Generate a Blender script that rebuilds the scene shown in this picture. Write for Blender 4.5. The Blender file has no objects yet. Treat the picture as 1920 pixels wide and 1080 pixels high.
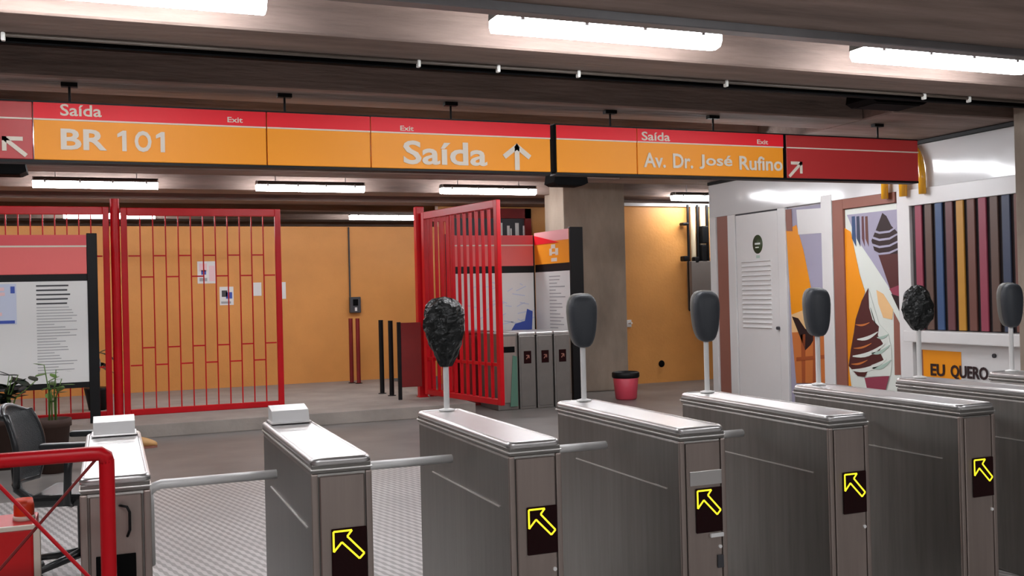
import bpy, bmesh, math, random
from mathutils import Vector, Matrix
random.seed(7)
S = bpy.context.scene
C = S.collection
R = math.radians

# ------------------------------------------------------------------ camera
CY, CP, CR, CF, CH = 0.381997, 0.0052457, -0.0242695, 1882.18, 1.58
def _cam_axes():
    cy, sy, cp, sp = math.cos(CY), math.sin(CY), math.cos(CP), math.sin(CP)
    f = Vector((sy*cp, cy*cp, sp)); r = Vector((cy, -sy, 0)); u = r.cross(f)
    c, s = math.cos(CR), math.sin(CR)
    return c*r + s*u, -s*r + c*u, f
RX, UX, FX = _cam_axes()
def at(px, py, axis, val):
    """point on a real plane (axis 0/1/2 = val) seen at a pixel of the survey photograph"""
    d = FX + RX*((px-960)/CF) - UX*((py-540)/CF)
    o = Vector((0, 0, CH))
    return o + d*((val-o[axis])/d[axis])
cam = bpy.data.cameras.new('camera'); cam.sensor_width = 36; cam.lens = CF/1920*36
cam.clip_start = .05; cam.clip_end = 100
co = bpy.data.objects.new('camera', cam); C.objects.link(co)
M = Matrix((RX, UX, -FX)).transposed().to_4x4(); M.translation = (0, 0, CH)
co.matrix_world = M
S.camera = co
# ------------------------------------------------------------------ world, exposure
w = bpy.data.worlds.new('world'); S.world = w; w.use_nodes = True
w.node_tree.nodes['Background'].inputs[0].default_value = (.9, .95, 1, 1)
w.node_tree.nodes['Background'].inputs[1].default_value = .05
S.view_settings.view_transform = 'Standard'; S.view_settings.look = 'None'
S.view_settings.exposure = 1.08; S.view_settings.gamma = 1; S.view_settings.use_curve_mapping = False
LAMP = 19.0      # strength of the fluorescent diffusers

# ------------------------------------------------------------------ materials
def lin(c):
    return tuple(((v/255)/12.92 if v/255 <= .04045 else ((v/255+.055)/1.055)**2.4) for v in c)
MATS = {}
def mat(name, rgb, rough=.5, metal=0, emit=0, var=0, vscale=6, stretch=(1, 1, 1), bump=0, bscale=40, spec=None, rvar=0, coat=0):
    m = bpy.data.materials.new(name); m.use_nodes = True
    nt = m.node_tree; b = nt.nodes['Principled BSDF']
    c = lin(rgb) + (1,)
    b.inputs['Base Color'].default_value = c
    b.inputs['Roughness'].default_value = rough; b.inputs['Metallic'].default_value = metal
    if spec is not None: b.inputs['Specular IOR Level'].default_value = spec
    if coat: b.inputs['Coat Weight'].default_value = coat; b.inputs['Coat Roughness'].default_value = .1
    if emit:
        b.inputs['Emission Color'].default_value = c; b.inputs['Emission Strength'].default_value = emit
    if var or bump or rvar:
        tc = nt.nodes.new('ShaderNodeTexCoord'); mp = nt.nodes.new('ShaderNodeMapping')
        mp.inputs['Scale'].default_value = stretch
        nt.links.new(tc.outputs['Object'], mp.inputs['Vector'])
        if var or rvar:
            n = nt.nodes.new('ShaderNodeTexNoise'); n.inputs['Scale'].default_value = vscale
            n.inputs['Detail'].default_value = 6; n.inputs['Roughness'].default_value = .6
            nt.links.new(mp.outputs[0], n.inputs['Vector'])
            if var:
                r = nt.nodes.new('ShaderNodeValToRGB')
                r.color_ramp.elements[0].position = .3; r.color_ramp.elements[1].position = .7
                r.color_ramp.elements[0].color = tuple(v*(1-var) for v in c[:3]) + (1,)
                r.color_ramp.elements[1].color = tuple(min(1, v*(1+var)) for v in c[:3]) + (1,)
                nt.links.new(n.outputs['Fac'], r.inputs[0]); nt.links.new(r.outputs[0], b.inputs['Base Color'])
            if rvar:
                q = nt.nodes.new('ShaderNodeMapRange'); q.inputs['To Min'].default_value = max(.03, rough-rvar)
                q.inputs['To Max'].default_value = rough+rvar
                nt.links.new(n.outputs['Fac'], q.inputs['Value']); nt.links.new(q.outputs[0], b.inputs['Roughness'])
        if bump:
            n2 = nt.nodes.new('ShaderNodeTexNoise'); n2.inputs['Scale'].default_value = bscale
            n2.inputs['Detail'].default_value = 4 if bscale > 5 else .5
            bp = nt.nodes.new('ShaderNodeBump'); bp.inputs['Strength'].default_value = bump; bp.inputs['Distance'].default_value = .02
            nt.links.new(mp.outputs[0], n2.inputs['Vector']); nt.links.new(n2.outputs['Fac'], bp.inputs['Height'])
            nt.links.new(bp.outputs[0], b.inputs['Normal'])
    MATS[name] = m
    return m
CONC = mat('board_marked_concrete', (142, 123, 114), .8, var=.38, vscale=2.5, stretch=(.25, 1.6, 2.2), bump=.5, bscale=12)
SLAB = mat('dark_concrete_slab', (92, 82, 78), .9, var=.3, vscale=2, bump=.3, bscale=10)  # slab concrete, a darker tone than the beams
PILL = mat('pillar_concrete', (150, 136, 122), .85, var=.3, vscale=1.6, stretch=(1, 1, .45), bump=.4, bscale=14)
YEL = mat('mustard_painted_wall', (214, 147, 75), .55, var=.07, vscale=1.4, bump=.15, bscale=30)
ORA = mat('orange_painted_wall', (214, 150, 80), .5, var=.1, vscale=1.2, bump=.15, bscale=25)
PLAIN = mat('grey_plaster_wall', (120, 112, 106), .8, var=.12, vscale=1.5)
STEP = mat('grey_screed', (150, 142, 135), .7, var=.16, vscale=2.2, bump=.2, bscale=20)
STEEL = mat('brushed_stainless_shaded_side', (138, 135, 131), .42, 1, var=.12, vscale=5, stretch=(1, 6, .35), rvar=.06)  # same metal as the fronts, colour darkened for the shade on the sides
STEELF = mat('brushed_stainless_lit_front', (166, 153, 146), .46, .95, var=.1, vscale=4, stretch=(6, 1, .3), rvar=.06)  # same metal as the sides, colour paler for the light on the fronts
STEELT = mat('satin_stainless_lid', (206, 204, 203), .32, .85, var=.05, vscale=5, rvar=.05)
CHROME = mat('polished_steel_tube', (236, 235, 233), .38, .12)
SEAM = mat('bright_steel_edge', (215, 213, 210), .3, .9)
DISP = mat('dark_led_window', (30, 4, 6), .35, spec=.15)
LED = mat('yellow_led', (236, 226, 40), .5, emit=.55)
HOOD = mat('charcoal_moulded_plastic', (54, 58, 64), .5, bump=.1, bscale=200)
HRIM = mat('pale_grey_plastic_rim', (112, 110, 105), .5)
BAG = mat('black_bin_bag', (20, 23, 23), .32, bump=.9, bscale=22)
RED = mat('signal_red_gloss_paint', (190, 6, 22), .35, var=.08, vscale=3, spec=.3)
REDD = mat('dull_dark_red_sheet', (120, 18, 16), .5, var=.12, vscale=3)
REDB = mat('red_box_plastic', (200, 4, 10), .4)
OREDM = mat('orange_red_plastic', (226, 66, 30), .45)
S_RED = mat('sign_red_vinyl', (238, 28, 44), .45, spec=.3)
S_ORA = mat('sign_orange_vinyl', (250, 158, 36), .45, spec=.3)
S_DRED = mat('sign_brick_red_vinyl', (184, 50, 50), .4)
S_WHT = mat('sign_white_vinyl', (222, 210, 194), .5)
BLK = mat('black_powder_coat', (14, 14, 16), .5, spec=.25)
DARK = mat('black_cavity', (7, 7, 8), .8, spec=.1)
WHITE = mat('white_melamine_panel', (226, 225, 224), .3, var=.02, vscale=2)
GLOSS = mat('glossy_white_fascia', (222, 222, 222), .12, bump=.8, bscale=2.2, coat=.6)
PAPER = mat('white_printed_paper', (222, 222, 220), .5)
INK = mat('grey_print', (158, 158, 160), .6)
INKD = mat('dark_print', (60, 60, 64), .6)
BLUE = mat('blue_print', (58, 82, 170), .6)
PALEBL = mat('pale_blue_print', (196, 204, 224), .6)
PINKP = mat('pale_pink_print', (232, 196, 200), .6)
HDR = mat('salmon_red_header', (230, 104, 100), .45)
HDR2 = mat('deeper_red_header', (222, 78, 84), .45)
PINKH = mat('pink_header', (240, 168, 170), .45)
BROWN = mat('brown_trim_laminate', (150, 98, 84), .45)
P_ORA = mat('poster_orange', (248, 156, 18), .45)
P_CHO = mat('poster_chocolate', (84, 40, 38), .45)
P_CHD = mat('poster_dark_chocolate', (42, 22, 24), .45)
P_CRE = mat('poster_cream', (226, 232, 224), .45)
P_MIN = mat('poster_shaded_cream', (176, 200, 188), .45)
P_WAF = mat('poster_wafer', (206, 120, 62), .45)
P_WAFD = mat('poster_wafer_lines', (168, 84, 44), .45)
P_LIL = mat('poster_lilac_grey', (168, 164, 186), .45)
P_PEA = mat('poster_peach', (240, 196, 140), .45)
GOLD = mat('gold_yellow_plastic', (244, 176, 30), .25, coat=.5)
GREEN = mat('dark_green_emblem', (62, 74, 46), .5)
SLATS = {k: mat('slat_'+k, v, .5) for k, v in dict(raspberry=(150, 62, 82), cocoa=(96, 72, 62), blue=(58, 84, 124), plum=(104, 62, 66), amber=(190, 136, 44), navy=(58, 68, 92), rust=(112, 70, 60)).items()}
WINB = mat('dark_kiosk_interior', (34, 24, 26), .6)
LAMPB = mat('lamp_housing_grey', (84, 74, 66), .45)
DIFF = mat('lit_lamp_diffuser', (250, 251, 255), .4, emit=LAMP)
CAPW = mat('lamp_end_cap', (225, 225, 220), .4)
GALV = mat('galvanised_channel', (150, 150, 152), .42, .8, var=.1, vscale=3)
POT = mat('dark_clay_pot', (66, 46, 38), .75, var=.1, vscale=6)
LEAF = mat('leaf_green', (88, 122, 52), .5, var=.2, vscale=8)
LEAFD = mat('dark_leaf', (34, 46, 36), .5, var=.2, vscale=8)
SOIL = mat('soil', (44, 34, 28), .95)
TAN = mat('tan_leather', (206, 160, 104), .55, var=.08, vscale=9)
CHAIRB = mat('black_chair_plastic', (24, 26, 28), .32)
CHAIRM = mat('black_mesh_fabric', (38, 42, 44), .55, bump=.5, bscale=160)
SEATM = mat('black_vinyl_seat', (30, 32, 33), .2, coat=.4)
BINP = mat('raspberry_bin_plastic', (196, 66, 84), .4)
GLASSG = mat('green_tinted_glass', (84, 120, 104), .1)
PIPEW = mat('cream_pipe', (206, 190, 160), .4)
TERM = mat('old_steel_cabinet', (128, 124, 120), .4, .6, var=.08, vscale=5)

# floor: smooth dark screed beyond, pale ribbed rubber plates in front
def floor_material():
    m = bpy.data.materials.new('grey_floor_with_ribbed_plates'); m.use_nodes = True
    nt = m.node_tree; b = nt.nodes['Principled BSDF']; N = nt.nodes.new; L = nt.links.new
    tc = N('ShaderNodeTexCoord'); sp = N('ShaderNodeSeparateXYZ'); L(tc.outputs['Object'], sp.inputs[0])
    noi = N('ShaderNodeTexNoise'); noi.inputs['Scale'].default_value = 1.6; noi.inputs['Detail'].default_value = 7
    L(tc.outputs['Object'], noi.inputs['Vector'])
    def ramp(c0, c1):
        r = N('ShaderNodeValToRGB'); r.color_ramp.elements[0].position = .3; r.color_ramp.elements[1].position = .72
        r.color_ramp.elements[0].color = lin(c0)+(1,); r.color_ramp.elements[1].color = lin(c1)+(1,)
        L(noi.outputs['Fac'], r.inputs[0]); return r
    far = ramp((104, 100, 97), (128, 123, 119)); near = ramp((184, 181, 179), (206, 203, 201))
    ls = N('ShaderNodeMath'); ls.operation = 'LESS_THAN'; ls.inputs[1].default_value = 9.0; L(sp.outputs['Y'], ls.inputs[0])
    # raised diagonal studs: product of two sines on rotated axes
    def sine(ax, ay, k):
        a = N('ShaderNodeMath'); a.operation = 'MULTIPLY'; a.inputs[1].default_value = ax*k; L(sp.outputs['X'], a.inputs[0])
        d = N('ShaderNodeMath'); d.operation = 'MULTIPLY_ADD'; d.inputs[1].default_value = ay*k; L(sp.outputs['Y'], d.inputs[0]); L(a.outputs[0], d.inputs[2])
        s = N('ShaderNodeMath'); s.operation = 'SINE'; L(d.outputs[0], s.inputs[0]); return s
    s1 = sine(.8, .22, 150); s2 = sine(.8, -.22, 150)
    mu = N('ShaderNodeMath'); mu.operation = 'MULTIPLY_ADD'; mu.inputs[1].default_value = .45; L(s2.outputs[0], mu.inputs[0]); L(s1.outputs[0], mu.inputs[2])
    ad = N('ShaderNodeMath'); ad.operation = 'GREATER_THAN'; ad.inputs[1].default_value = -.05; L(mu.outputs[0], ad.inputs[0])
    groove = N('ShaderNodeMix'); groove.data_type = 'RGBA'; groove.inputs[6].default_value = lin((152, 149, 147))+(1,)
    L(ad.outputs[0], groove.inputs[0]); L(near.outputs[0], groove.inputs[7])
    mix = N('ShaderNodeMix'); mix.data_type = 'RGBA'; L(ls.outputs[0], mix.inputs[0]); L(far.outputs[0], mix.inputs[6]); L(groove.outputs[2], mix.inputs[7])
    L(mix.outputs[2], b.inputs['Base Color'])
    hm = N('ShaderNodeMath'); hm.operation = 'MULTIPLY'; L(ad.outputs[0], hm.inputs[0]); L(ls.outputs[0], hm.inputs[1])
    bp = N('ShaderNodeBump'); bp.inputs['Strength'].default_value = .35; bp.inputs['Distance'].default_value = .004
    L(hm.outputs[0], bp.inputs['Height']); L(bp.outputs[0], b.inputs['Normal'])
    b.inputs['Roughness'].default_value = .42
    return m
FLOOR = floor_material()

# ------------------------------------------------------------------ mesh helpers
class MB:
    def __init__(s): s.v = []; s.f = []; s.sm = []
    def add(s, vs, fs, smooth=False):
        o = len(s.v); s.v += [tuple(x) for x in vs]; s.f += [tuple(i+o for i in f) for f in fs]; s.sm += [smooth]*len(fs); return s
    def bm(s, b, smooth=False, mx=None):
        b.verts.ensure_lookup_table(); b.verts.index_update()
        s.add([(mx @ v.co if mx else v.co) for v in b.verts], [[v.index for v in f.verts] for f in b.faces], smooth); b.free(); return s
    def box(s, x0, x1, y0, y1, z0, z1, bev=0, seg=2, mx=None):
        b = bmesh.new(); bmesh.ops.create_cube(b, size=1)
        for v in b.verts: v.co = Vector(((x0+x1)/2+v.co.x*(x1-x0), (y0+y1)/2+v.co.y*(y1-y0), (z0+z1)/2+v.co.z*(z1-z0)))
        if bev:
            bev = min(bev, .49*min(abs(x1-x0), abs(y1-y0), abs(z1-z0)))
            bmesh.ops.bevel(b, geom=b.edges[:], offset=bev, segments=seg, affect='EDGES', profile=.6)
        return s.bm(b, False, mx)
    def rod(s, a, b, r, n=10, r2=None):
        a = Vector(a); b = Vector(b); d = (b-a).normalized()
        u = d.orthogonal().normalized(); v = d.cross(u); r2 = r if r2 is None else r2
        vs = []
        for p, q in ((a, r), (b, r2)):
            for i in range(n):
                t = 2*math.pi*i/n; vs.append(p+u*math.cos(t)*q+v*math.sin(t)*q)
        fs = [(i, (i+1) % n, n+(i+1) % n, n+i) for i in range(n)]
        s.add(vs, fs, True); s.add(vs[:n], [tuple(range(n))[::-1]]); s.add(vs[n:], [tuple(range(n))]); return s
    def path(s, pts, r, n=8):
        pts = [Vector(p) for p in pts]; rings = []; u = None
        for i, p in enumerate(pts):
            d = (pts[min(i+1, len(pts)-1)]-pts[max(i-1, 0)]).normalized()
            u = d.orthogonal().normalized() if u is None else (u-d*u.dot(d)).normalized()
            v = d.cross(u); q = r[i] if isinstance(r, (list, tuple)) else r
            rings.append([p+u*math.cos(2*math.pi*k/n)*q+v*math.sin(2*math.pi*k/n)*q for k in range(n)])
        vs = [x for g in rings for x in g]; fs = []
        for i in range(len(rings)-1):
            for k in range(n): fs.append((i*n+k, i*n+(k+1) % n, (i+1)*n+(k+1) % n, (i+1)*n+k))
        fs.append(tuple(range(n))[::-1]); fs.append(tuple((len(rings)-1)*n+k for k in range(n)))
        return s.add(vs, fs, True)
    def lathe(s, prof, c=(0, 0, 0), n=24, sx=1, sy=1):
        vs = [(c[0]+r*math.cos(2*math.pi*k/n)*sx, c[1]+r*math.sin(2*math.pi*k/n)*sy, c[2]+z) for r, z in prof for k in range(n)]
        fs = [(i*n+k, i*n+(k+1) % n, (i+1)*n+(k+1) % n, (i+1)*n+k) for i in range(len(prof)-1) for k in range(n)]
        fs.append(tuple(range(n))[::-1]); fs.append(tuple((len(prof)-1)*n+k for k in range(n)))
        return s.add(vs, fs, True)
    def prism(s, poly, ext):
        """3-D polygon (list of Vectors) pushed along vector ext"""
        n = len(poly); e = Vector(ext); p = [Vector(x) for x in poly]
        vs = p+[x+e for x in p]
        nor = Vector((0, 0, 0))
        for i in range(n): nor += p[i].cross(p[(i+1) % n])
        flip = nor.dot(e) > 0
        f = [tuple(range(n)), tuple(range(2*n-1, n-1, -1))]+[(i, i+n, (i+1) % n+n, (i+1) % n) for i in range(n)]
        if flip: f = [x[::-1] for x in f]
        return s.add(vs, f)
    def leaf(s, base, tip, width, sag=.0, side=None):
        base = Vector(base); tip = Vector(tip); d = tip-base
        sd = (side or d.cross(Vector((0, 0, 1))))
        sd = sd.normalized() if sd.length > 1e-5 else Vector((1, 0, 0))
        L_, R_ = [], []
        for i in range(7):
            t = i/6; p = base+d*t+Vector((0, 0, -sag*t*t)); wd = width*math.sin(math.pi*min(1, .08+.92*t))**.8*.5
            L_.append(p-sd*wd); R_.append(p+sd*wd+Vector((0, 0, .0)))
        vs = L_+R_; up = Vector((0, 0, .004))
        fs = [(i, i+1, 8+i, 7+i) for i in range(6)]
        s.add(vs, fs, True); return s.add([v-up for v in vs], [f[::-1] for f in fs], True)
def obj(name, mb, m, parent=None, world=False, loc=None):
    me = bpy.data.meshes.new(name)
    vs = mb.v
    if parent is not None and world:
        inv = parent.matrix_basis.inverted()
        if parent.parent: inv = inv @ parent.parent.matrix_basis.inverted()
        vs = [inv @ Vector(v) for v in vs]
    me.from_pydata(vs, [], mb.f); me.materials.append(m)
    me.polygons.foreach_set('use_smooth', mb.sm); me.update()
    o = bpy.data.objects.new(name, me); C.objects.link(o)
    if parent is not None: o.parent = parent
    if loc: o.location = loc
    return o
def tag(o, label=None, cat=None, group=None, kind=None):
    if label: o['label'] = label
    if cat: o['category'] = cat
    if group: o['group'] = group
    if kind: o['kind'] = kind
    return o
def thing(name, label, cat, loc=(0, 0, 0), rz=0, group=None):
    o = bpy.data.objects.new(name, None); C.objects.link(o); o.empty_display_size = .1
    o.matrix_basis = Matrix.Translation(loc) @ Matrix.Rotation(rz, 4, 'Z')
    return tag(o, label, cat, group)
def struct(name, mb, m): return tag(obj(name, mb, m), kind='structure')
def dup(root, loc, label, rz=None, skip=(), group=None):
    r = root.copy(); C.objects.link(r); r.location = loc; r['label'] = label
    if rz is not None: r.rotation_euler.z = rz
    if group: r['group'] = group
    for ch in list(root.children):
        if ch.name.split('.')[0] in skip: continue
        c = ch.copy(); C.objects.link(c); c.parent = r
        for g in list(ch.children):
            d = g.copy(); C.objects.link(d); d.parent = c
    return r
def text_mb(body, bold=.0, sx=1):
    cu = bpy.data.curves.new('lettering', 'FONT'); cu.body = body; cu.offset = bold; cu.resolution_u = 3
    o = bpy.data.objects.new('lettering', cu); C.objects.link(o)
    me = bpy.data.meshes.new_from_object(o)
    bpy.data.objects.remove(o); bpy.data.curves.remove(cu)
    vs = [v.co.copy() for v in me.vertices]; fs = [list(p.vertices) for p in me.polygons]
    bpy.data.meshes.remove(me); return vs, fs
def lettering(body, x0, z0, x1, z1, place, nrm, bold=.015, th=.004):
    """text fitted to a rectangle; place(u,v) -> point on the sign plane, nrm its outward normal"""
    vs, fs = text_mb(body, bold)
    ax = min(v.x for v in vs); bx = max(v.x for v in vs); ay = min(v.y for v in vs); by = max(v.y for v in vs)
    mb = MB(); n = Vector(nrm)*th
    base = [Vector(place(x0+(v.x-ax)/(bx-ax)*(x1-x0), z0+(v.y-ay)/(by-ay)*(z1-z0))) for v in vs]
    k = len(base)
    edges = {}
    for f in fs:
        for i in range(len(f)):
            e = (f[i], f[(i+1) % len(f)]); edges[e] = 1
    side = [(a, b, b+k, a+k) for (a, b) in edges if (b, a) not in edges]
    mb.add([b+n for b in base]+base, fs+[s for s in side])
    return mb
def strokes(segs, wd, place, nrm, th=.004):
    mb = MB(); n = Vector(nrm)*th
    for (a, b) in segs:
        a = Vector(a); b = Vector(b); d = (b-a).normalized(); q = Vector((-d.y, d.x))*wd/2
        poly = [a-q, b-q, b+q, a+q]
        mb.prism([Vector(place(p.x, p.y)) for p in poly], n)
    return mb

# ------------------------------------------------------------------ the room
ZS = 3.15        # beam soffits
ZT = 3.75        # slab
struct('floor', MB().box(-6.5, 11.2, -7, 23.5, -.2, 0), FLOOR)
struct('trim_1', MB().box(-6.5, 4.45, 12.46, 23.3, 0, .15, .006), STEP)          # raised platform
struct('ceiling', MB().box(-6.5, 11.2, -7, 23.5, ZT, ZT+.25), SLAB)
struct('wall_left', MB().box(-6.7, -6.5, -7, 23.5, -.2, ZT), PLAIN)
struct('wall_right', MB().box(11.2, 11.4, -7, 23.5, -.2, ZT), PLAIN)
struct('wall_front', MB().box(-6.5, 11.2, -7.2, -7, -.2, ZT), PLAIN)
struct('wall_far', MB().box(-6.5, 11.2, 23.5, 23.7, -.2, ZT), PLAIN)
struct('wall_back', MB().box(-6.5, 5.45, 17, 17.18, .15, 2.79), YEL)
struct('wall_centre', MB().box(5.45, 8.1, 17.0, 17.18, 0, ZT), ORA)
struct('wall_side', MB().box(7.7, 11.2, 14.95, 15.15, 0, 3.04), ORA)
nb = 2
for (a, b) in ((-5.6, -4.9), (-3.6, -2.95), (-1.9, -1.3), (-.3, .3), (1.7, 2.3), (3.55, 5.06), (5.97, 6.51), (7.6, 8.15), (9.25, 9.8), (10.9, 11.45), (12.5, 13.05), (14.72, 15.3), (16.3, 16.9), (18.2, 18.8), (20.1, 20.7), (21.8, 22.4)):
    xe = 6.7 if 7 < a < 14 else 11.2
    struct('trim_%d' % nb, MB().box(-6.5, xe, a, b, ZS, ZT, .012, 1), CONC); nb += 1
struct('trim_%d' % nb, MB().box(6.7, 11.2, 7.2, 13.05, ZS, ZT, .012, 1), CONC); nb += 1
# steel channel on the edge of the near beam and conduit on the next one
t = tag(obj('cable_channel', MB().box(-6.4, 11.1, 5.0, 5.1, 3.1, 3.155, .006, 1).box(-6.4, 11.1, 5.085, 5.1, 3.155, 3.2), GALV),
        'long grey steel channel along the edge of the nearest ceiling beam, above the lamps', 'cable channel')
t = thing('electrical_conduit', 'thin grey conduit with pale clips under the ceiling beam beyond the nearest lamps', 'conduit', (2, 6.42, 3.13))
obj('tube', MB().rod((-6.4, 6.42, 3.135), (8.8, 6.42, 3.135), .012, 8), LAMPB, t, True)
for px in (3, 792, 943, 1095, 1375, 1750, 1835):
    p = at(px, 60+px*.066, 2, 3.13)
    obj('clip', MB().box(p.x-.012, p.x+.012, 6.40, 6.44, 3.1, 3.15, .008), CAPW, t, True)
tag(obj('beam_shadow_strip', MB().box(-6.4, 8.9, 6.5, 6.56, 3.11, 3.2, .004, 1), DARK), 'black strip drawn for the shadow line along the far edge of the ceiling beam beyond the nearest lamps', 'shadow strip')  # black strip standing in for the shadow line under the beam edge
# pillars
tag(obj('concrete_pillar', MB().box(6.6, 7.68, 14.2, 14.94, 0, ZT, .03), PILL), 'broad bare concrete pillar behind the small raspberry bin', 'pillar')
tag(obj('concrete_pillar', MB().box(8.0, 8.75, 6.3, 7.05, 0, ZT, .02), PILL), 'bare concrete pillar at the right edge, before the kiosk window', 'pillar')
# white end trim over the side wall
struct('trim_%d' % nb, MB().box(7.72, 11.2, 14.9, 14.95, 3.0, 3.05), WHITE); nb += 1

# ------------------------------------------------------------------ lamps
def make_lamp(label, loc):
    t = thing('fluorescent_lamp', label, 'lamp', loc, 0, 'fluorescent ceiling lamps')
    L = 1.54
    h = MB(); prof = [(-.085, .07), (-.08, .1), (-.05, .125), (.05, .125), (.08, .1), (.085, .07)]
    h.prism([Vector((-L/2, y, z)) for y, z in prof], (L, 0, 0)); obj('housing', h, LAMPB, t)
    d = MB(); prof = [(-.078, .069), (-.082, .03), (-.06, -.008), (0, -.018), (.06, -.008), (.082, .03), (.078, .069)]
    d.prism([Vector((-L/2+.004, y, z)) for y, z in prof], (L-.008, 0, 0)); obj('diffuser', d, DIFF, t)
    for s in (-1, 1):
        obj('end_cap', MB().box(min(s*L/2, s*(L/2-.013)), max(s*L/2, s*(L/2-.013)), -.084, .084, .071, .118, .005), CAPW, t)
    for x in (-.5, .5): obj('hanger', MB().rod((x, 0, .125), (x, 0, ZT-loc[2]+.15), .006, 6), GALV, t)
    for x in (-.62, -.2, .2, .62): obj('clip', MB().box(x-.012, x+.012, -.094, -.083, .045, .09), GALV, t)
    return t
ZL = 3.12
ZN = 3.14
lamp = make_lamp('fluorescent lamp in the nearest ceiling recess, over the second and third turnstiles, wholly in view', (2.91, 5.52, ZN))
rows = [((5.6, 5.52, ZN), 'fluorescent lamp in the nearest ceiling recess, cut by the right edge of the photo'),
        ((.05, 5.52, ZN), 'fluorescent lamp in the nearest ceiling recess, cut by the top edge of the photo'),
        ((-2.6, 5.52, ZN), 'fluorescent lamp in the nearest ceiling recess, left of the frame'),
        ((-.12, 14.4, ZL), 'fluorescent lamp under the BR 101 lettering, above the closed red gate, leftmost of its row'),
        ((2.72, 14.4, ZL), 'fluorescent lamp beneath the sign between the two red gates, middle of its row'),
        ((5.44, 14.4, ZL), 'fluorescent lamp under the white up arrow, above the open red gate'),
        ((-2.9, 14.4, ZL), 'fluorescent lamp above the fixed red fence, left of the frame'),
        ((.05, 19.5, ZL), 'far fluorescent lamp seen through the top of the closed red gate'),
        ((5.2, 19.5, ZL), 'far fluorescent lamp beyond the mustard wall, left of the open gate leaf'),
        ((9.55, 14.55, 3.08), 'fluorescent lamp over the orange wall beside the white kiosk')]
for l, lb in rows: dup(lamp, l, lb)
for x in (-3.2, -.4, 2.4, 5.2): dup(lamp, (x, 10.35, ZL), 'added fluorescent lamp in a recess, unseen behind the hanging exit sign')  # unseen row added to brighten the kiosk
dup(lamp, (6.75, 9.5, 2.99), 'added fluorescent lamp, unseen behind the brick red end of the sign, lighting the kiosk posters')  # extra unseen lamp, put in to light the kiosk face
for y, xs_ in ((1.0, (-.4, 5.2)), (-2.4, (-3.2, -.4, 2.4, 5.2))):
    for x in xs_: dup(lamp, (x, y, ZL), 'added fluorescent lamp, unseen in a recess over or behind the camera')  # unseen lamps added to light the turnstile fronts

# ------------------------------------------------------------------ hanging signs (face -Y)
YS = 7.7; ZB, ZTP, ZLN = 2.592, 2.992, 2.872
NS = (0, -1, 0)
def spl(y): return lambda u, v: (u, y, v)
F1 = spl(YS-.004); 
def panel(parent, x0, x1, top, low, z_line=True):
    p = obj('panel', MB().box(x0+.004, x1-.004, YS, YS+.14, ZB, ZTP, .004, 1), low, parent, True)
    if top is not None: obj('red_band', MB().box(x0+.004, x1-.004, YS-.005, YS, ZLN+.006, ZTP-.002), top, p, True)
    obj('white_line', MB().box(x0+.004, x1-.004, YS-.006, YS, ZLN-.004, ZLN+.007), S_WHT, p, True)
    return p
def arrow_up(x0, x1, z0, z1, wd, ang=0):
    cx, cz = (x0+x1)/2, (z0+z1)/2; h = (z1-z0)/2; hw = (x1-x0)/2
    segs = [((0, -h), (0, h*.8)), ((-hw, h*.02), (wd*.3, h*.95)), ((hw, h*.02), (-wd*.3, h*.95))]
    ca, sa = math.cos(ang), math.sin(ang)
    rot = lambda p: (cx+p[0]*ca-p[1]*sa, cz+p[0]*sa+p[1]*ca)
    return strokes([(rot(a), rot(b)) for a, b in segs], wd, F1, NS)
def arrow_diag(x0, x1, z0, z1, wd, left):
    k = (lambda x: x) if not left else (lambda x: x0+x1-x)
    segs = [((k(x0), z0), (k(x1-wd*.5), z1-wd*.5)), ((k(x0+.02), z1-wd*.5), (k(x1), z1-wd*.5)), ((k(x1-wd*.5), z1), (k(x1-wd*.5), z0+.03))]
    return strokes(segs, wd, F1, NS)
def hanger(parent, x):
    h = obj('hanger', MB().rod((x, YS+.07, ZTP), (x, YS+.07, ZS-.01), .009, 8).box(x-.055, x+.055, YS+.04, YS+.1, ZS-.03, ZS, .004), BLK, parent, True)
sg = thing('exit_sign', 'long orange and red hanging sign reading BR 101 and Saída with an up arrow', 'sign', (1, YS, ZB))
p = panel(sg, -1.6, -.465, None, S_DRED); obj('arrow', arrow_diag(-.66, -.51, 2.615, 2.745, .028, True), S_WHT, p, True)
p = panel(sg, -.465, 1.13, S_RED, S_ORA)
obj('lettering', lettering('Saída', -.29, 2.902, -.02, 2.985, F1, NS), S_WHT, p, True)
obj('lettering', lettering('Exit', .845, 2.902, .955, 2.942, F1, NS), S_WHT, p, True)
obj('lettering', lettering('BR', -.29, 2.665, .01, 2.812, F1, NS, .025), S_WHT, p, True)
obj('lettering', lettering('O', .195, 2.662, .31, 2.815, F1, NS, .03), S_WHT, p, True)
for x in (.125, .385):
    P1 = [(x-.014, 2.665), (x+.016, 2.665), (x+.016, 2.812), (x-.008, 2.812), (x-.045, 2.788), (x-.045, 2.762), (x-.014, 2.776)]
    obj('lettering', MB().prism([Vector((u, YS-.004, v)) for u, v in P1], (0, -.004, 0)), S_WHT, p, True)
p = panel(sg, 1.13, 1.93, S_RED, S_ORA)
p = panel(sg, 1.93, 3.475, S_RED, S_ORA)
obj('lettering', lettering('Exit', 2.17, 2.89, 2.28, 2.93, F1, NS), S_WHT, p, True)
obj('lettering', lettering('Saída', 2.19, 2.625, 2.9, 2.815, F1, NS, .02), S_WHT, p, True)
obj('arrow', arrow_up(3.05, 3.28, 2.6, 2.81, .042), S_WHT, p, True)
for z0, z1 in ((ZB-.02, ZB), (ZTP, ZTP+.012)): obj('frame_rail', MB().box(-1.6, 3.48, YS+.01, YS+.13, z0, z1), BLK, sg, True)
for x in (-.23, 1.28, 2.62): hanger(sg, x)
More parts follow.
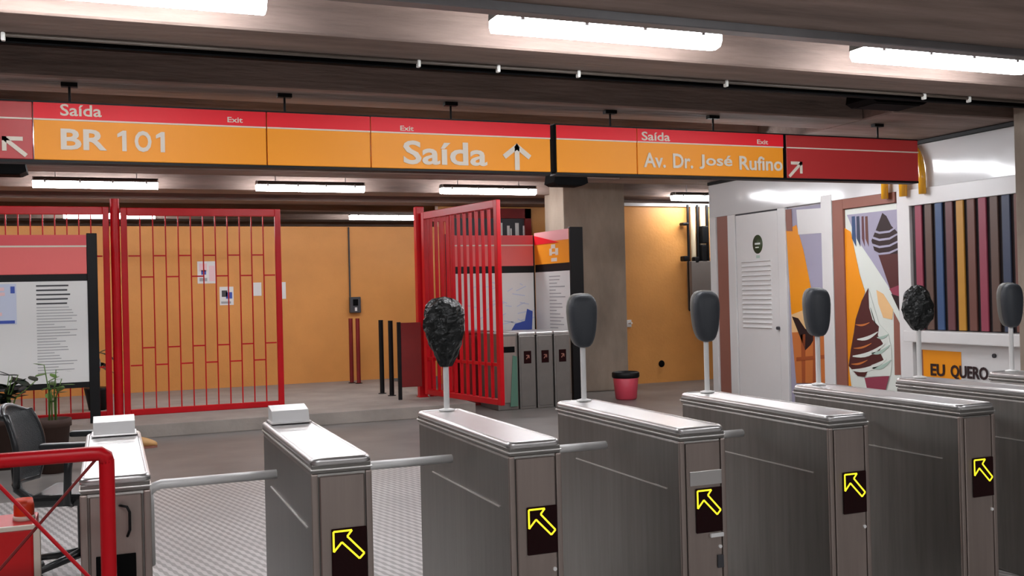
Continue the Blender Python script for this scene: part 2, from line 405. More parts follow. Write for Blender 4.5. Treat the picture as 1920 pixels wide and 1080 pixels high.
sg = thing('exit_sign', 'shorter hanging sign reading Av. Dr. José Rufino, ending in a brick red panel', 'sign', (5, YS, ZB))
p = panel(sg, 3.525, 4.3, S_RED, S_ORA)
p = panel(sg, 4.3, 5.845, S_RED, S_ORA)
obj('lettering', lettering('Saída', 4.345, 2.888, 4.63, 2.965, F1, NS), S_WHT, p, True)
obj('lettering', lettering('Exit', 5.55, 2.895, 5.67, 2.937, F1, NS), S_WHT, p, True)
for wd_, x0, x1 in (('Av.', 4.36, 4.58), ('Dr.', 4.655, 4.86), ('José', 4.925, 5.275), ('Rufino', 5.35, 5.825)):
    obj('lettering', lettering(wd_, x0, 2.652, x1, 2.782, F1, NS, .02), S_WHT, p, True)
p = panel(sg, 5.875, 7.46, None, S_DRED); obj('arrow', arrow_diag(5.9, 6.05, 2.605, 2.745, .028, False), S_WHT, p, True)
for z0, z1 in ((ZB-.02, ZB), (ZTP, ZTP+.012)): obj('frame_rail', MB().box(3.52, 7.465, YS+.01, YS+.13, z0, z1), BLK, sg, True)
for x0, x1 in ((3.502, 3.526), (5.85, 5.872)): obj('frame_post', MB().box(x0, x1, YS-.002, YS+.13, ZB, ZTP), DARK, sg, True)
for x in (4.08, 5.13, 7.02): hanger(sg, x)

# black loudspeaker boxes hung from the ceiling
def speaker(label, x, y, z, wd):
    t = thing('ceiling_loudspeaker', label, 'loudspeaker', (x, y, z))
    b = MB(); pts = [(-wd/2, .03), (-wd/2+.06, 0), (wd/2-.06, 0), (wd/2, .03), (wd/2-.03, .2), (-wd/2+.03, .2)]
    b.prism([Vector((a, -.16, c)) for a, c in pts], (0, .32, 0)); obj('cabinet', b, DARK, t)
    obj('bracket', MB().box(-.1, .1, -.03, .03, .2, ZT-z, .004), BLK, t)
    obj('grille', MB().box(-wd/2+.07, wd/2-.07, -.13, .13, -.006, 0), DARK, t)
    return t
speaker('black loudspeaker box hung in the ceiling recess above the Av. Dr. José Rufino sign', 6.3, 6.85, 3.12, .62)
speaker('black loudspeaker box hung in the ceiling just beyond the right sign\'s left end', 5.72, 12.2, 3.0, .5)
speaker('black loudspeaker box hung in the ceiling beyond the far left end of the sign', -1.05, 12.2, 3.0, .5)

# ------------------------------------------------------------------ turnstiles
TW, TL, TH = .225, 1.257, 1.0
def steel_body():
    b = MB().box(-TW/2+.006, TW/2-.006, .012, TL-.01, 0, .945, .012)
    return b
def lid_mb():
    b = bmesh.new(); n = 6; r = .035; pts = []
    for cx, cy, a0 in ((TW/2-r, TL-r, 0), (-TW/2+r, TL-r, 90), (-TW/2+r, r, 180), (TW/2-r, r, 270)):
        for i in range(n+1):
            a = R(a0+90*i/n); pts.append((cx+r*math.cos(a), cy+r*math.sin(a)))
    out = MB()
    prof = [(.004, .973), (0, .976), (0, .99), (.004, .997), (.009, 1.0), (.015, 1.0), (.017, .996)]
    m = len(pts); vs = []
    for ins, z in prof:
        for x, y in pts:
            vs.append((x*(1-ins/(TW/2)), TL/2+(y-TL/2)*(1-ins/(TL/2)), z))
    fs = [(i*m+k, i*m+(k+1) % m, (i+1)*m+(k+1) % m, (i+1)*m+k) for i in range(len(prof)-1) for k in range(m)]
    fs2 = [tuple((len(prof)-1)*m+k for k in range(m)), tuple(range(m))[::-1]]
    out.add(vs, fs, True); out.add(vs, fs2); return out
def make_turnstile(label, loc, group='turnstiles in the near row'):
    t = thing('turnstile', label, 'turnstile', loc, 0, group)
    obj('body', steel_body(), STEEL, t)
    obj('collar', MB().box(-TW/2+.004, TW/2-.004, .006, TL-.006, .945, .976, .003), STEEL, t)
    obj('rim_line', MB().box(-TW/2-.001, TW/2+.001, .001, TL-.001, .955, .961, .002), SEAM, t)
    obj('lid', lid_mb(), STEELT, t)
    f = obj('front_panel', MB().box(-TW/2+.03, TW/2-.03, .001, .013, .02, .935, .004, 1), STEELF, t)
    for s in (-1, 1):
        x = s*(TW/2-.013)
        obj('corner_strip', MB().box(x-.012, x+.012, .003, .02, 0, .944, .006, 2), STEELF, t)
    for s in (-1, 1):
        x0, x1 = (s*(TW/2-.006), s*(TW/2-.001))
        obj('side_seam_highlight', MB().box(min(x0, x1), max(x0, x1), .12, 1.02, .727, .732), SEAM, t)  # pale strip paints the highlight along the side panel edge
    d = obj('display', MB().box(-.045, .085, -.006, .001, .555, .742, .003, 1), DISP, t)
    pl = lambda u, v: (u, -.006, v)
    P = [(-.04, .735), (.022, .735), (.006, .708), (.076, .648), (.058, .624), (-.012, .69), (-.036, .664)]
    P = [(-.038, .733), (.03, .733), (.012, .712), (.074, .645), (.056, .627), (-.008, .693), (-.038, .66)]
    obj('arrow', strokes([(P[i], P[(i+1) % 7]) for i in range(7)], .0068, pl, NS, .002), LED, d)
    obj('lock', MB().rod((.07, .002, .49), (.07, -.006, .49), .008, 10), CHROME, t)
    # tripod on the right-hand side
    obj('hub', MB().rod((TW/2-.01, .62, .82), (TW/2+.02, .62, .82), .06, 18, .05), CHROME, t)
    c = Vector((TW/2+.012, .62, .83))
    obj('arm', MB().path([c, c+Vector((.02, 0, .015)), c+Vector((.045, 0, .023)), c+Vector((.5, 0, .023))], .019, 12), CHROME, t)
    for dy, dz in ((.27, -.19), (.12, -.32)):
        obj('arm', MB().path([c, c+Vector((.004, dy*.2, dz*.2)), c+Vector((.008, dy, dz))], .016, 12), CHROME, t)
    return t
def superhood(sx, sy, zt, zb, taper):
    mb = MB(); nu, nv = 20, 14; vs = []
    zc, hz = (zt+zb)/2, (zt-zb)/2
    for j in range(nv+1):
        ph = -math.pi/2+math.pi*j/nv
        k = math.copysign(abs(math.sin(ph))**.75, math.sin(ph)); rr = max(1e-4, math.cos(ph))**.6
        wz = 1-taper*(1-(k+1)/2)
        for i in range(nu):
            a = 2*math.pi*i/nu
            vs.append((sx*wz*rr*math.copysign(abs(math.cos(a))**.8, math.cos(a)), sy*rr*math.copysign(abs(math.sin(a))**.8, math.sin(a)), zc+hz*k))
    fs = [(j*nu+i, j*nu+(i+1) % nu, (j+1)*nu+(i+1) % nu, (j+1)*nu+i) for j in range(nv) for i in range(nu)]
    return mb.add(vs, fs, True)
HX, HY = .026, 1.19
def add_hood(t):
    obj('pole', MB().rod((HX, HY, .999), (HX, HY, 1.32), .0145, 12).lathe([(.04, 0), (.04, .006), (.016, .012)], (HX, HY, .999), 16), CHROME, t)
    h = superhood(.09, .05, 1.565, 1.282, .32); h.v = [(x+HX, y+HY-.012, z) for x, y, z in h.v]; ho = obj('reader_hood', h, HOOD, t)
    r = superhood(.097, .04, 1.572, 1.286, .3); r.v = [(x+HX+.006, y+HY+.02, z) for x, y, z in r.v]; obj('rim', r, HRIM, ho)
def crumple(sx, sy, zt, zb, seed, pinch):
    rnd = random.Random(seed); mb = MB(); nu, nv = 26, 22; vs = []
    ph0 = [rnd.uniform(0, 6.3) for _ in range(8)]
    for j in range(nv+1):
        t = j/nv
        if pinch: prof = min(1, max(.0, (1-t)/.16))**.5*(.3+.7*math.sin(math.pi/2*min(1, t*1.75)))
        else: prof = math.sin(math.pi*t)**.5
        prof = max(prof, .02)
        for i in range(nu):
            a = 2*math.pi*i/nu
            q = 1+.07*math.sin(3*a+ph0[0]+5*t)+.06*math.sin(5*a+ph0[1]-9*t)+.045*math.sin(9*a+ph0[2]+14*t)+rnd.uniform(-.045, .045)
            vs.append((sx*prof*q*math.cos(a), sy*prof*q*math.sin(a), zb+(zt-zb)*t+.006*math.sin(4*a+ph0[3])*(0 < j < nv)))
    fs = [(j*nu+i, j*nu+(i+1) % nu, (j+1)*nu+(i+1) % nu, (j+1)*nu+i) for j in range(nv) for i in range(nu)]
    fs += [tuple(range(nu))[::-1], tuple(nv*nu+i for i in range(nu))]
    return mb.add(vs, fs, False)
def add_bag(t, seed, zb, pinch):
    obj('pole', MB().rod((HX, HY, .999), (HX, HY, zb+.04), .0145, 12).lathe([(.04, 0), (.04, .006), (.016, .012)], (HX, HY, .999), 16), CHROME, t)
    h = crumple(.098, .075, 1.572, zb, seed, pinch); h.v = [(x+HX, y+HY, z) for x, y, z in h.v]
    b = obj('reader_bag', h, BAG, t); b['label'] = 'black plastic bag wrapped round the reader head'
def add_reader(t, y1=TL-.02, y0=TL-.16):
    b = MB(); x0, x1 = -TW/2+.03, TW/2-.025
    pr = [(y0, 1.0), (y0+.03, 1.058), (y1, 1.075), (y1, 1.0)]
    b.prism([Vector((x0, y, z)) for y, z in pr], (x1-x0, 0, 0)); r = obj('card_reader', b, WHITE, t)
    obj('base', MB().box(x0-.008, x1+.008, y0-.012, y1+.006, 1.0, 1.008, .003), STEELT, r)
TX = lambda k: -.105+TW/2+k*.766
TY = 3.626
LAB = ['leftmost turnstile, behind the red railing, with a white reader box and black side slot',
       'second turnstile from the left, with a white reader box and a lit yellow arrow',
       'third turnstile from the left, its pole topped by a tall black plastic bag',
       'fourth turnstile from the left, with plate and white slot around its arrow',
       'fifth turnstile from the left, hooded pole in front of the kiosk\'s brown strip',
       'sixth turnstile from the left, hooded pole in front of the orange poster',
       'turnstile at the right edge whose pole carries a crumpled black bag',
       'farthest right turnstile, only its hooded pole and lid corner showing at the right edge']
T0 = make_turnstile(LAB[2], (TX(2), TY, 0)); 
TS = [None]*8; TS[2] = T0
for k in range(8):
    if k == 2: continue
    TS[k] = dup(T0, (TX(k), TY, 0), LAB[k], skip=('display', 'lock') if k == 0 else ())
add_reader(TS[0]); add_reader(TS[1])
add_bag(TS[2], 3, 1.22, True); add_bag(TS[6], 11, 1.285, False)
for k in (3, 4, 5, 7): add_hood(TS[k])
# the leftmost: handle and slot
obj('slot', MB().box(-.065, .06, -.005, .002, .6, .737, .003), DARK, TS[0])
obj('handle', MB().path([(.012, .0, .9), (.018, -.02, .902), (.034, -.024, .898), (.042, -.024, .88), (.042, -.022, .82), (.034, -.004, .795)], .0045, 8), BLK, TS[0])
# the fourth: label plate, white slot, key
obj('plate', MB().box(-.07, .085, -.004, .001, .755, .815, .002), SEAM, TS[3])
obj('coin_slot', MB().box(.02, .085, -.012, .001, .532, .55, .004), WHITE, TS[3])
obj('keyhole', MB().box(.055, .085, -.006, .001, .40, .455, .003), INKD, TS[3])

# parked old turnstiles by the pillar
LB2 = ['parked old grey turnstile, left of the three standing side by side near the pillar',
       'parked old grey turnstile, middle of the three standing side by side near the pillar',
       'parked old grey turnstile, right of the three, against the black board end']
pk = None
for k in range(3):
    loc = (5.27+.262*k, 12.62, 0)
    if pk is None:
        pk = thing('parked_turnstile', LB2[0], 'turnstile', loc, 0, 'old turnstiles parked by the pillar')
        obj('body', MB().box(-.12, .12, 0, .9, 0, 1.0, .012), TERM, pk)
        obj('lid', MB().box(-.125, .125, -.006, .906, 1.0, 1.045, .012), STEELT, pk)
        obj('front_panel', MB().box(-.1, .1, -.006, 0, .04, .98, .003, 1), TERM, pk)
        d = obj('display', MB().box(-.055, .055, -.012, -.006, .62, .79, .003, 1), DISP, pk)
        obj('arrow', strokes([((-.02, .68), (.02, .73)), ((-.02, .73), (.02, .73)), ((.02, .69), (.02, .73))], .012, lambda u, v: (u, -.012, v), NS, .002), BROWN, d)
    else: dup(pk, loc, LB2[k])
t = thing('validator_cabinet', 'grey cabinet with a dark slot and green glass side, beside the open red gate', 'cabinet', (4.98, 12.6, 0))
obj('body', MB().box(-.15, .15, .02, .72, 0, 1.04, .015), TERM, t)
obj('front_panel', MB().box(-.1, .12, .008, .02, .1, 1.0, .004, 1), STEELF, t)
obj('slot', MB().box(-.06, .1, 0, .009, .78, .86, .004), DARK, t)
obj('glass', MB().prism([Vector((.02, -.002, .05)), Vector((.13, -.002, .05)), Vector((.13, -.002, .72)), Vector((.07, -.002, .74))], (0, .01, 0)), GLASSG, t)

# ------------------------------------------------------------------ red gates
GY = 13.6; GB = .15
def gate_leaf(t, wd, zt, zb, n, rungs, fw=.075, bd=.012):
    """leaf in local x 0..wd, y 0"""
    for x0 in (0, wd-fw): obj('stile', MB().box(x0, x0+fw, -.03, .03, zb, zt, .006, 1), RED, t)
    obj('top_rail', MB().box(fw, wd-fw, -.03, .03, zt-.1, zt, .006, 1), RED, t)
    obj('bottom_rail', MB().box(fw, wd-fw, -.03, .03, zb, zb+.075, .006, 1), RED, t)
    xs = [fw+(wd-2*fw)*(i+1)/(n+1) for i in range(n)]
    for x in xs: obj('bar', MB().box(x-.0075, x+.0075, -bd, bd, zb+.075, zt-.1, .004, 1), RED, t)
    if rungs:
        e = [fw]+xs+[wd-fw]
        for i in range(len(e)-1):
            for z in ((2.17, .78) if i % 2 == 0 else (1.9, 1.0)):
                obj('rung', MB().box(e[i]+.008, e[i+1]-.008, -.009, .009, z-.009, z+.009), RED, t)
t = thing('barred_gate', 'closed red barred gate leaf in front of the mustard wall', 'gate', (.156, GY, 0))
gate_leaf(t, 1.99, 2.78, .15, 11, True)
t = thing('gate_post', 'thick round red post between the fixed fence and the closed gate', 'post', (.09, GY, .15))
obj('shaft', MB().rod((0, 0, 0), (0, 0, 2.74), .055, 16), RED, t)
obj('foot', MB().lathe([(.058, 0), (.058, .012)], (0, 0, 0), 16), RED, t)
t = thing('fixed_fence', 'fixed red barred fence behind the left notice board', 'fence', (-3.0, GY, 0))
gate_leaf(t, 3.02, 2.79, .15, 20, True)
t = thing('gate_post', 'dark red hinge post of the open gate leaf', 'post', (4.08, 13.62, .15))
obj('shaft', MB().box(-.06, .06, -.06, .06, 0, 2.68, .008, 1), RED, t)
obj('foot', MB().box(-.07, .07, -.07, .07, 0, .012, .003), RED, t)
a = math.atan2(11.52-13.5, 4.46-4.09)
t = thing('barred_gate', 'open red barred gate leaf swung towards the turnstiles', 'gate', (4.10, 13.5, 0), a)
gate_leaf(t, 2.02, 2.74, .2, 11, False, .08, .024)
obj('rung', MB().box(.08, 1.94, -.012, .012, .68, .72), RED, t)
t = thing('fixed_fence', 'narrow fixed red barred panel behind the open gate leaf', 'fence', (4.18, GY+.02, 0))
gate_leaf(t, .4, 2.72, .15, 3, False, .06)
# dark red barrier panel + thin posts on the platform
t = thing('sheet_barrier', 'low dark red sheet metal barrier joined to the open gate\'s hinge post', 'barrier', (3.85, 13.42, .15))
obj('sheet', MB().box(-.16, .16, -.012, .012, .17, 1.06, .006, 1), REDD, t)
obj('leg', MB().box(-.18, -.13, -.02, .02, 0, 1.07, .004, 1), BLK, t)
PST = [(660, 718, 597), (673, 719, 597), (717, 738, 600), (735, 742, 601)]
PLB = ['thin dark red post, farthest left of the row on the platform', 'thin dark red post, second from left of the row on the platform',
       'thin near-black post, third from left of the row on the platform', 'thin near-black post standing nearest the dark red barrier']
pr = None
for k, (px, pb, pt) in enumerate(PST):
    b = at(px, pb, 2, .15)
    t = thing('thin_post', PLB[k], 'post', (b.x, b.y, .15), 0, 'thin posts on the platform')
    h = at(px, pt, 1, b.y).z-.15
    obj('shaft', MB().rod((0, 0, 0), (0, 0, h), .034, 12), REDD if k < 2 else BLK, t)
    obj('foot', MB().lathe([(.06, 0), (.06, .008), (.035, .012)], (0, 0, 0), 14), BLK, t)

# ------------------------------------------------------------------ mustard wall fittings
YW = 17.0
t = thing('wall_meter_box', 'small black electrical box with a conduit on the mustard wall', 'electrical box', (3.9, YW, 1.4))
b = at(655, 557, 1, YW-.05); c = at(676, 586, 1, YW-.05)
obj('case', MB().box(b.x, c.x, YW-.1, YW, c.z, b.z, .012), INKD, t, True)
obj('window', MB().box(b.x+.05, c.x-.05, YW-.106, YW-.1, c.z+.12, b.z-.04, .003), DARK, t, True)
obj('seal', MB().box(b.x+.08, c.x-.07, YW-.106, YW-.1, c.z+.03, c.z+.09), PAPER, t, True)
obj('conduit', MB().rod((b.x+.02, YW-.02, b.z-.02), (b.x+.02, YW-.02, 2.78), .014, 8), INKD, t, True)
def notice(label, x0, x1, z0, z1, marks, y=YW):
    t = thing('paper_notice', label, 'notice', ((x0+x1)/2, y, z0), 0, 'paper notices on the mustard wall')
    s = obj('sheet', MB().box(x0, x1, y-.006, y, z0, z1), PAPER, t, True)
    for (a, b, c, d, m) in marks:
        obj('print', MB().box(x0+(x1-x0)*a, x0+(x1-x0)*b, y-.009, y-.006, z0+(z1-z0)*c, z0+(z1-z0)*d), m, s, True)
notice('white and pink notice sheet on the mustard wall behind the closed gate', 1.34, 1.64, 1.86, 2.22, [(.1, .5, .55, .9, PINKP), (.2, .45, .4, .6, BLUE), (.6, .9, .1, .8, PINKP), (.1, .5, .1, .25, INK)])
notice('white notice with dark blue emblem on the mustard wall behind the closed gate', 1.68, 1.9, 1.5, 1.8, [(.15, .55, .45, .8, INKD), (.45, .9, .35, .7, BLUE), (.1, .8, .08, .2, INK)])
notice('small blank cream notice on the mustard wall, near the closed gate\'s right stile', 2.22, 2.35, 1.64, 1.86, [])
notice('narrow cream notice on the mustard wall just right of the closed gate', 2.66, 2.75, 1.58, 1.86, [])
# red framed hatch on the far orange wall
t = thing('framed_hatch', 'red framed hatch window above the red board, left of the concrete pillar', 'window', (6.9, 16.95, 2.6))
fx0, fx1, fz0, fz1 = 5.6, 7.2, 2.45, 3.12
obj('frame', MB().box(fx0, fx1, 16.9, 17.0, fz1-.18, fz1).box(fx1-.12, fx1, 16.9, 17.0, fz0, fz1).box(fx0, fx0+.1, 16.9, 17, fz0, fz1).box(fx0, fx1, 16.9, 17, fz0, fz0+.08), REDD, t, True)
obj('pane', MB().box(fx0+.1, fx1-.12, 16.95, 17.0, fz0+.08, fz1-.18), INKD, t, True)
for k, x in enumerate((6.62, 6.74, 6.8, 6.9, 7.05)):
    obj('white_mark', MB().box(x, x+(.03, .05, .03, .07, .03)[k], 16.944, 16.95, 2.56, 2.86-.05*(k % 3)), PAPER, t, True)

# ------------------------------------------------------------------ notice boards
def lines(parent, x0, x1, ztop, zbot, n, y, seed, m=INK, wmin=.5, hh=.008, face=None):
    rnd = random.Random(seed); mb = MB()
    for i in range(n):
        z = ztop-(ztop-zbot)*i/max(1, n-1); L = (x1-x0)*rnd.uniform(wmin, 1)
        if face: mb.prism([face(x0, z), face(x0+L, z), face(x0+L, z-hh*2), face(x0, z-hh*2)], face.n)
        else: mb.box(x0, x0+L, y-.003, y, z-hh*2, z)
    obj('text_lines', mb, m, parent, True)
BY = 13.0
t = thing('notice_board', 'large black framed notice board with salmon red header, at the left edge', 'notice board', (-1.2, BY, .15))
for z0, z1 in ((1.85, 1.94), (.58, .65)): obj('frame_rail', MB().box(-2.3, -.236, BY+.01, BY+.13, z0, z1), BLK, t, True)
for x0, x1 in ((-.235, -.12), (-2.42, -2.3)): obj('frame_post', MB().box(x0, x1, BY-.005, BY+.14, .15, 2.42, .004, 1), BLK, t, True)
h = obj('header', MB().box(-2.3, -.236, BY, BY+.12, 1.935, 2.4, .004, 1), HDR, t, True)
obj('top_band', MB().box(-2.3, -.236, BY-.004, BY, 2.275, 2.4), HDR2, h, True)
obj('white_line', MB().box(-2.3, -.236, BY-.005, BY, 2.255, 2.275), S_WHT, h, True)
s = obj('back_sheet', MB().box(-2.3, -.236, BY+.005, BY+.1, .65, 1.852), PAPER, t, True)
lines(s, -.79, -.36, 1.81, 1.6, 5, BY+.005, 4, INKD, .75, .009)
lines(s, -.79, -.34, 1.55, .78, 24, BY+.005, 5, INK, .4, .0045)
pz = obj('poster', MB().box(-1.9, -1.0, BY, BY+.005, 1.36, 1.83), PALEBL, t, True)
obj('print', MB().box(-1.06, -1.015, BY-.003, BY, 1.72, 1.8).box(-1.9, -1.02, BY-.003, BY, 1.37, 1.405), BLUE, pz, True)
lines(pz, -1.8, -1.08, 1.79, 1.5, 6, BY, 6, PINKP, .7, .02)
# centre board: one panel across, one panel running towards the camera
CYB = 14.0
t = thing('notice_board', 'black framed board with a map and orange side panel, behind the open gate', 'notice board', (5.3, CYB, 0))
for z0, z1 in ((1.88, 2.0), (.92, .985)): obj('frame_rail', MB().box(4.68, 5.98, CYB, CYB+.1, z0, z1), BLK, t, True)
for x0, x1, z1 in ((4.58, 4.68, 2.47), (5.98, 6.0, 2.45)): obj('frame_post', MB().box(x0, x1, CYB-.01, CYB+.12, 0, z1, .004, 1), BLK, t, True)
h = obj('header', MB().box(4.68, 5.98, CYB-.005, CYB+.09, 1.99, 2.45), HDR, t, True)
obj('top_band', MB().box(4.68, 5.98, CYB-.01, CYB-.005, 2.31, 2.45), HDR2, h, True)
obj('white_line', MB().box(4.68, 5.98, CYB-.011, CYB-.005, 2.29, 2.31), S_WHT, h, True)
s = obj('map_sheet', MB().box(4.68, 5.98, CYB-.002, CYB+.09, .985, 1.885), PAPER, t, True)
mp = MB(); rnd = random.Random(2)
for i in range(26):
    x = rnd.uniform(4.75, 5.8); z = rnd.uniform(1.05, 1.75); L = rnd.uniform(.05, .3); an = rnd.uniform(-1, 1)
    mp.prism([Vector((x, CYB-.002, z)), Vector((x+L*math.cos(an), CYB-.002, z+L*math.sin(an)*.4)), Vector((x+L*math.cos(an), CYB-.002, z+L*math.sin(an)*.4+.014)), Vector((x, CYB-.002, z+.014))], (0, -.003, 0))
obj('map_streets', mp, PALEBL, s, True)
obj('map_water', MB().prism([Vector((5.58, CYB-.002, 1.0)), Vector((5.93, CYB-.002, 1.0)), Vector((5.95, CYB-.002, 1.3)), Vector((5.86, CYB-.002, 1.34)), Vector((5.82, CYB-.002, 1.16)), Vector((5.66, CYB-.002, 1.12))], (0, -.004, 0)), BLUE, s, True)
# side wing from (5.99,13.95) to (6.065,12.9)
A2 = Vector((6.0, 13.97, 0)); B2 = Vector((6.07, 12.9, 0)); D2 = (B2-A2).normalized(); N2 = Vector((D2.y, -D2.x, 0)); LEN2 = (B2-A2).length
if N2.x > 0: N2 = -N2
def wing(u0, u1, z0, z1, off0, off1):
    a = A2+D2*u0+N2*off0; b = A2+D2*u1+N2*off0; e = N2*(off1-off0)
    return MB().prism([Vector((a.x, a.y, z0)), Vector((b.x, b.y, z0)), Vector((b.x, b.y, z1)), Vector((a.x, a.y, z1))], e)
obj('wing_frame', wing(0, LEN2, 1.88, 2.0, -.15, 0), BLK, t, True)
obj('wing_end', MB().box(6.07, 6.27, 12.86, 12.93, 0, 2.5, .004, 1), BLK, t, True)
o = obj('wing_header', wing(0, LEN2, 2.0, 2.48, -.12, .004), S_ORA, t, True)
obj('pink_band', wing(0, LEN2, 2.33, 2.48, .004, .008), PINKH, o, True)
obj('red_corner', MB().prism([A2+D2*0+N2*.008+Vector((0, 0, 2.3)), A2+D2*LEN2*.75+N2*.008+Vector((0, 0, 2.3)), A2+N2*.008+Vector((0, 0, 2.44))], N2*.003), S_RED, o, True)
mk = MB()
for (u0, u1, z0, z1) in ((.5, .62, 2.22, 2.28), (.45, .52, 2.12, 2.22), (.62, .7, 2.12, 2.22), (.52, .62, 2.14, 2.17), (.5, .66, 2.03, 2.08)):
    w_ = wing(u0*LEN2, u1*LEN2, z0, z1, .004, .008); mk.add(w_.v, w_.f)
obj('white_emblem', mk, S_WHT, o, True)
s = obj('wing_sheet', wing(0, LEN2, .985, 1.885, -.12, .003), PAPER, t, True)
mk = MB(); rnd = random.Random(9)
for i in range(16):
    z = 1.82-i*.05; w_ = wing(.42*LEN2, (.6+.3*rnd.random())*LEN2, z-.014, z, .003, .006); mk.add(w_.v, w_.f)
obj('text_lines', mk, INK, s, True)
obj('lower_panel', MB().box(4.68, 5.0, CYB, CYB+.06, .1, .92), REDD, t, True)
t = thing('sheet_counter', 'dark red counter box glimpsed through the open gate leaf', 'counter', (4.92, 13.68, 0))
obj('box', MB().box(-.2, .16, -.25, .2, 0, 1.02, .01), REDD, t)
obj('top', MB().box(-.22, .18, -.27, .22, 1.02, 1.05, .006), REDD, t)

# ------------------------------------------------------------------ orange side wall fittings
YO = 14.95
t = thing('waste_bin', 'small raspberry bin with black rim in front of the concrete pillar', 'bin', (6.95, 12.95, 0))
obj('tub', MB().lathe([(.14, 0), (.155, .02), (.185, .33), (.18, .335)], (0, 0, 0), 26), BINP, t)
obj('liner', MB().lathe([(.19, .315), (.2, .33), (.2, .385), (.185, .4), (.16, .36)], (0, 0, 0), 26), BLK, t)
t = thing('pipe_cluster', 'cluster of cream and black pipes with valves on the orange wall beside the kiosk', 'pipes', (9.45, YO, 1.2))
for i, (px, zb, m, r) in enumerate(((1291, 1.2, BLK, .022), (1300, 2.0, PIPEW, .045), (1309, 2.0, BLK, .024), (1318, 2.2, PIPEW, .05), (1327, 1.9, BLK, .026))):
    x = at(px, 460, 1, YO-.06).x
    obj('pipe', MB().rod((x, YO-.06, zb), (x, YO-.06, 3.03), r, 10), m, t, True)
for (px, py, w_, h_) in ((1285, 485, .1, .09), (1305, 488, .1, .12), (1321, 440, .12, .3), (1319, 475, .1, .3), (1284, 420, .12, .05)):
    q = at(px, py, 1, YO-.12)
    obj('valve', MB().box(q.x-w_/2, q.x+w_/2, YO-.16, YO-.03, q.z-h_/2, q.z+h_/2, .02), BLK, t, True)
q0 = at(1293, 490, 1, YO-.1); q1 = at(1334, 580, 1, YO-.1)
obj('wall_cabinet', MB().box(q0.x, q1.x, YO-.16, YO-.004, q1.z, q0.z, .01), PLAIN, t, True)
q = at(1240, 682, 1, YO)
t = tag(obj('wall_vent', MB().lathe([(.05, 0), (.06, .01), (.05, .02), (.02, .022)], (0, 0, 0), 14), DARK), 'small black round outlet low on the orange wall', 'outlet')
t.location = (q.x, YO, q.z); t.rotation_euler.x = R(90)
q = at(1176, 607, 1, YO-.1)
t = thing('wall_lever', 'short white lever on the orange wall at the pillar\'s right edge', 'lever', (8.1, YO, q.z))
obj('plate', MB().box(-.05, .05, -.02, 0, -.06, .06, .006), WHITE, t)
obj('handle', MB().rod((0, -.02, 0), (-.0, -.12, .01), .016, 8), CHROME, t)

# ------------------------------------------------------------------ kiosk (face at X = KX, looking towards -X)
KX = 8.3
K = thing('ice_cream_kiosk', 'white ice cream kiosk with louvred door, cone posters and coloured slats', 'kiosk', (9.4, 10, 0))
def kp(px, py): return at(px, py, 0, KX)
def kbox(name, y0, y1, z0, z1, m, d0=0, d1=.03, parent=None, bev=.004):
    """slab on the kiosk face from depth d0 behind to d1 in front of the face"""
    return obj(name, MB().box(KX-d1, KX+d0, min(y0, y1), max(y0, y1), z0, z1, bev, 1), m, parent or K, True)
KT = 3.1
obj('shell', MB().box(KX+.02, 10.6, 7.1, 12.69, 0, KT-.02, .01, 1), WHITE, K, True)
kbox('fascia', 7.1, 12.69, 2.62, KT, GLOSS, .02, .03)
kbox('cornice', 7.1, 12.69, KT, KT+.045, BLK, .05, .05)
kbox('end_post', 12.69, 12.54, 0, 2.62, WHITE, .02, .03)
kbox('brown_strip', 12.52, 12.24, 0, 2.62, BROWN, .02, .012)
kbox('post', 12.23, 12.05, 0, 2.62, WHITE, .02, .028)
# door
D = kbox('door', 12.03, 11.08, .04, 2.6, WHITE, .02, .02)
kbox('door_gap', 12.05, 10.96, 2.6, 2.66, INKD, .02, .012)
kbox('door_post', 11.06, 10.9, 0, 2.62, WHITE, .02, .034)
yl0, yl1 = 11.9, 11.24
for i in range(15):
    z = 1.02+i*.065
    lv = MB().prism([Vector((KX-.02, yl0, z)), Vector((KX-.042, yl0, z+.006)), Vector((KX-.02, yl0, z+.034))], (0, yl1-yl0, 0))
    obj('louvre', lv, WHITE, D, True)
e = kp(1423, 458)
em = MB().lathe([(.13, 0), (.13, .004)], (0, 0, 0), 26, 1, 1.0)
em.v = [(KX-.02-z, e.y+x*.86, e.z+y) for x, y, z in em.v]; E_ = obj('emblem', em, GREEN, D, True)
em = MB().box(KX-.0265, KX-.024, e.y-.06, e.y+.06, e.z-.005, e.z+.02).box(KX-.0265, KX-.024, e.y-.03, e.y+.05, e.z-.05, e.z-.035); obj('emblem_mark', em, P_CRE, D, True)
em = MB().box(KX-.022, KX-.02, e.y-.04, e.y+.04, e.z-.19, e.z-.15); obj('emblem_tail', em, P_MIN, D, True)
q = kp(1465, 615)
obj('door_knob', MB().rod((KX-.034, q.y, q.z), (KX-.07, q.y, q.z), .022, 12), INKD, K, True)
# poster helper: flat printed shapes on the face, stacked in thin layers
def kpoly(name, pts, m, layer, parent, off=0.0):
    x = KX-.012-off-.0025*layer
    P = []
    for (px, py) in pts:
        v = at(px, py, 0, x); P.append(v)
    return obj(name, MB().prism(P, (-.002, 0, 0)), m, parent, True)
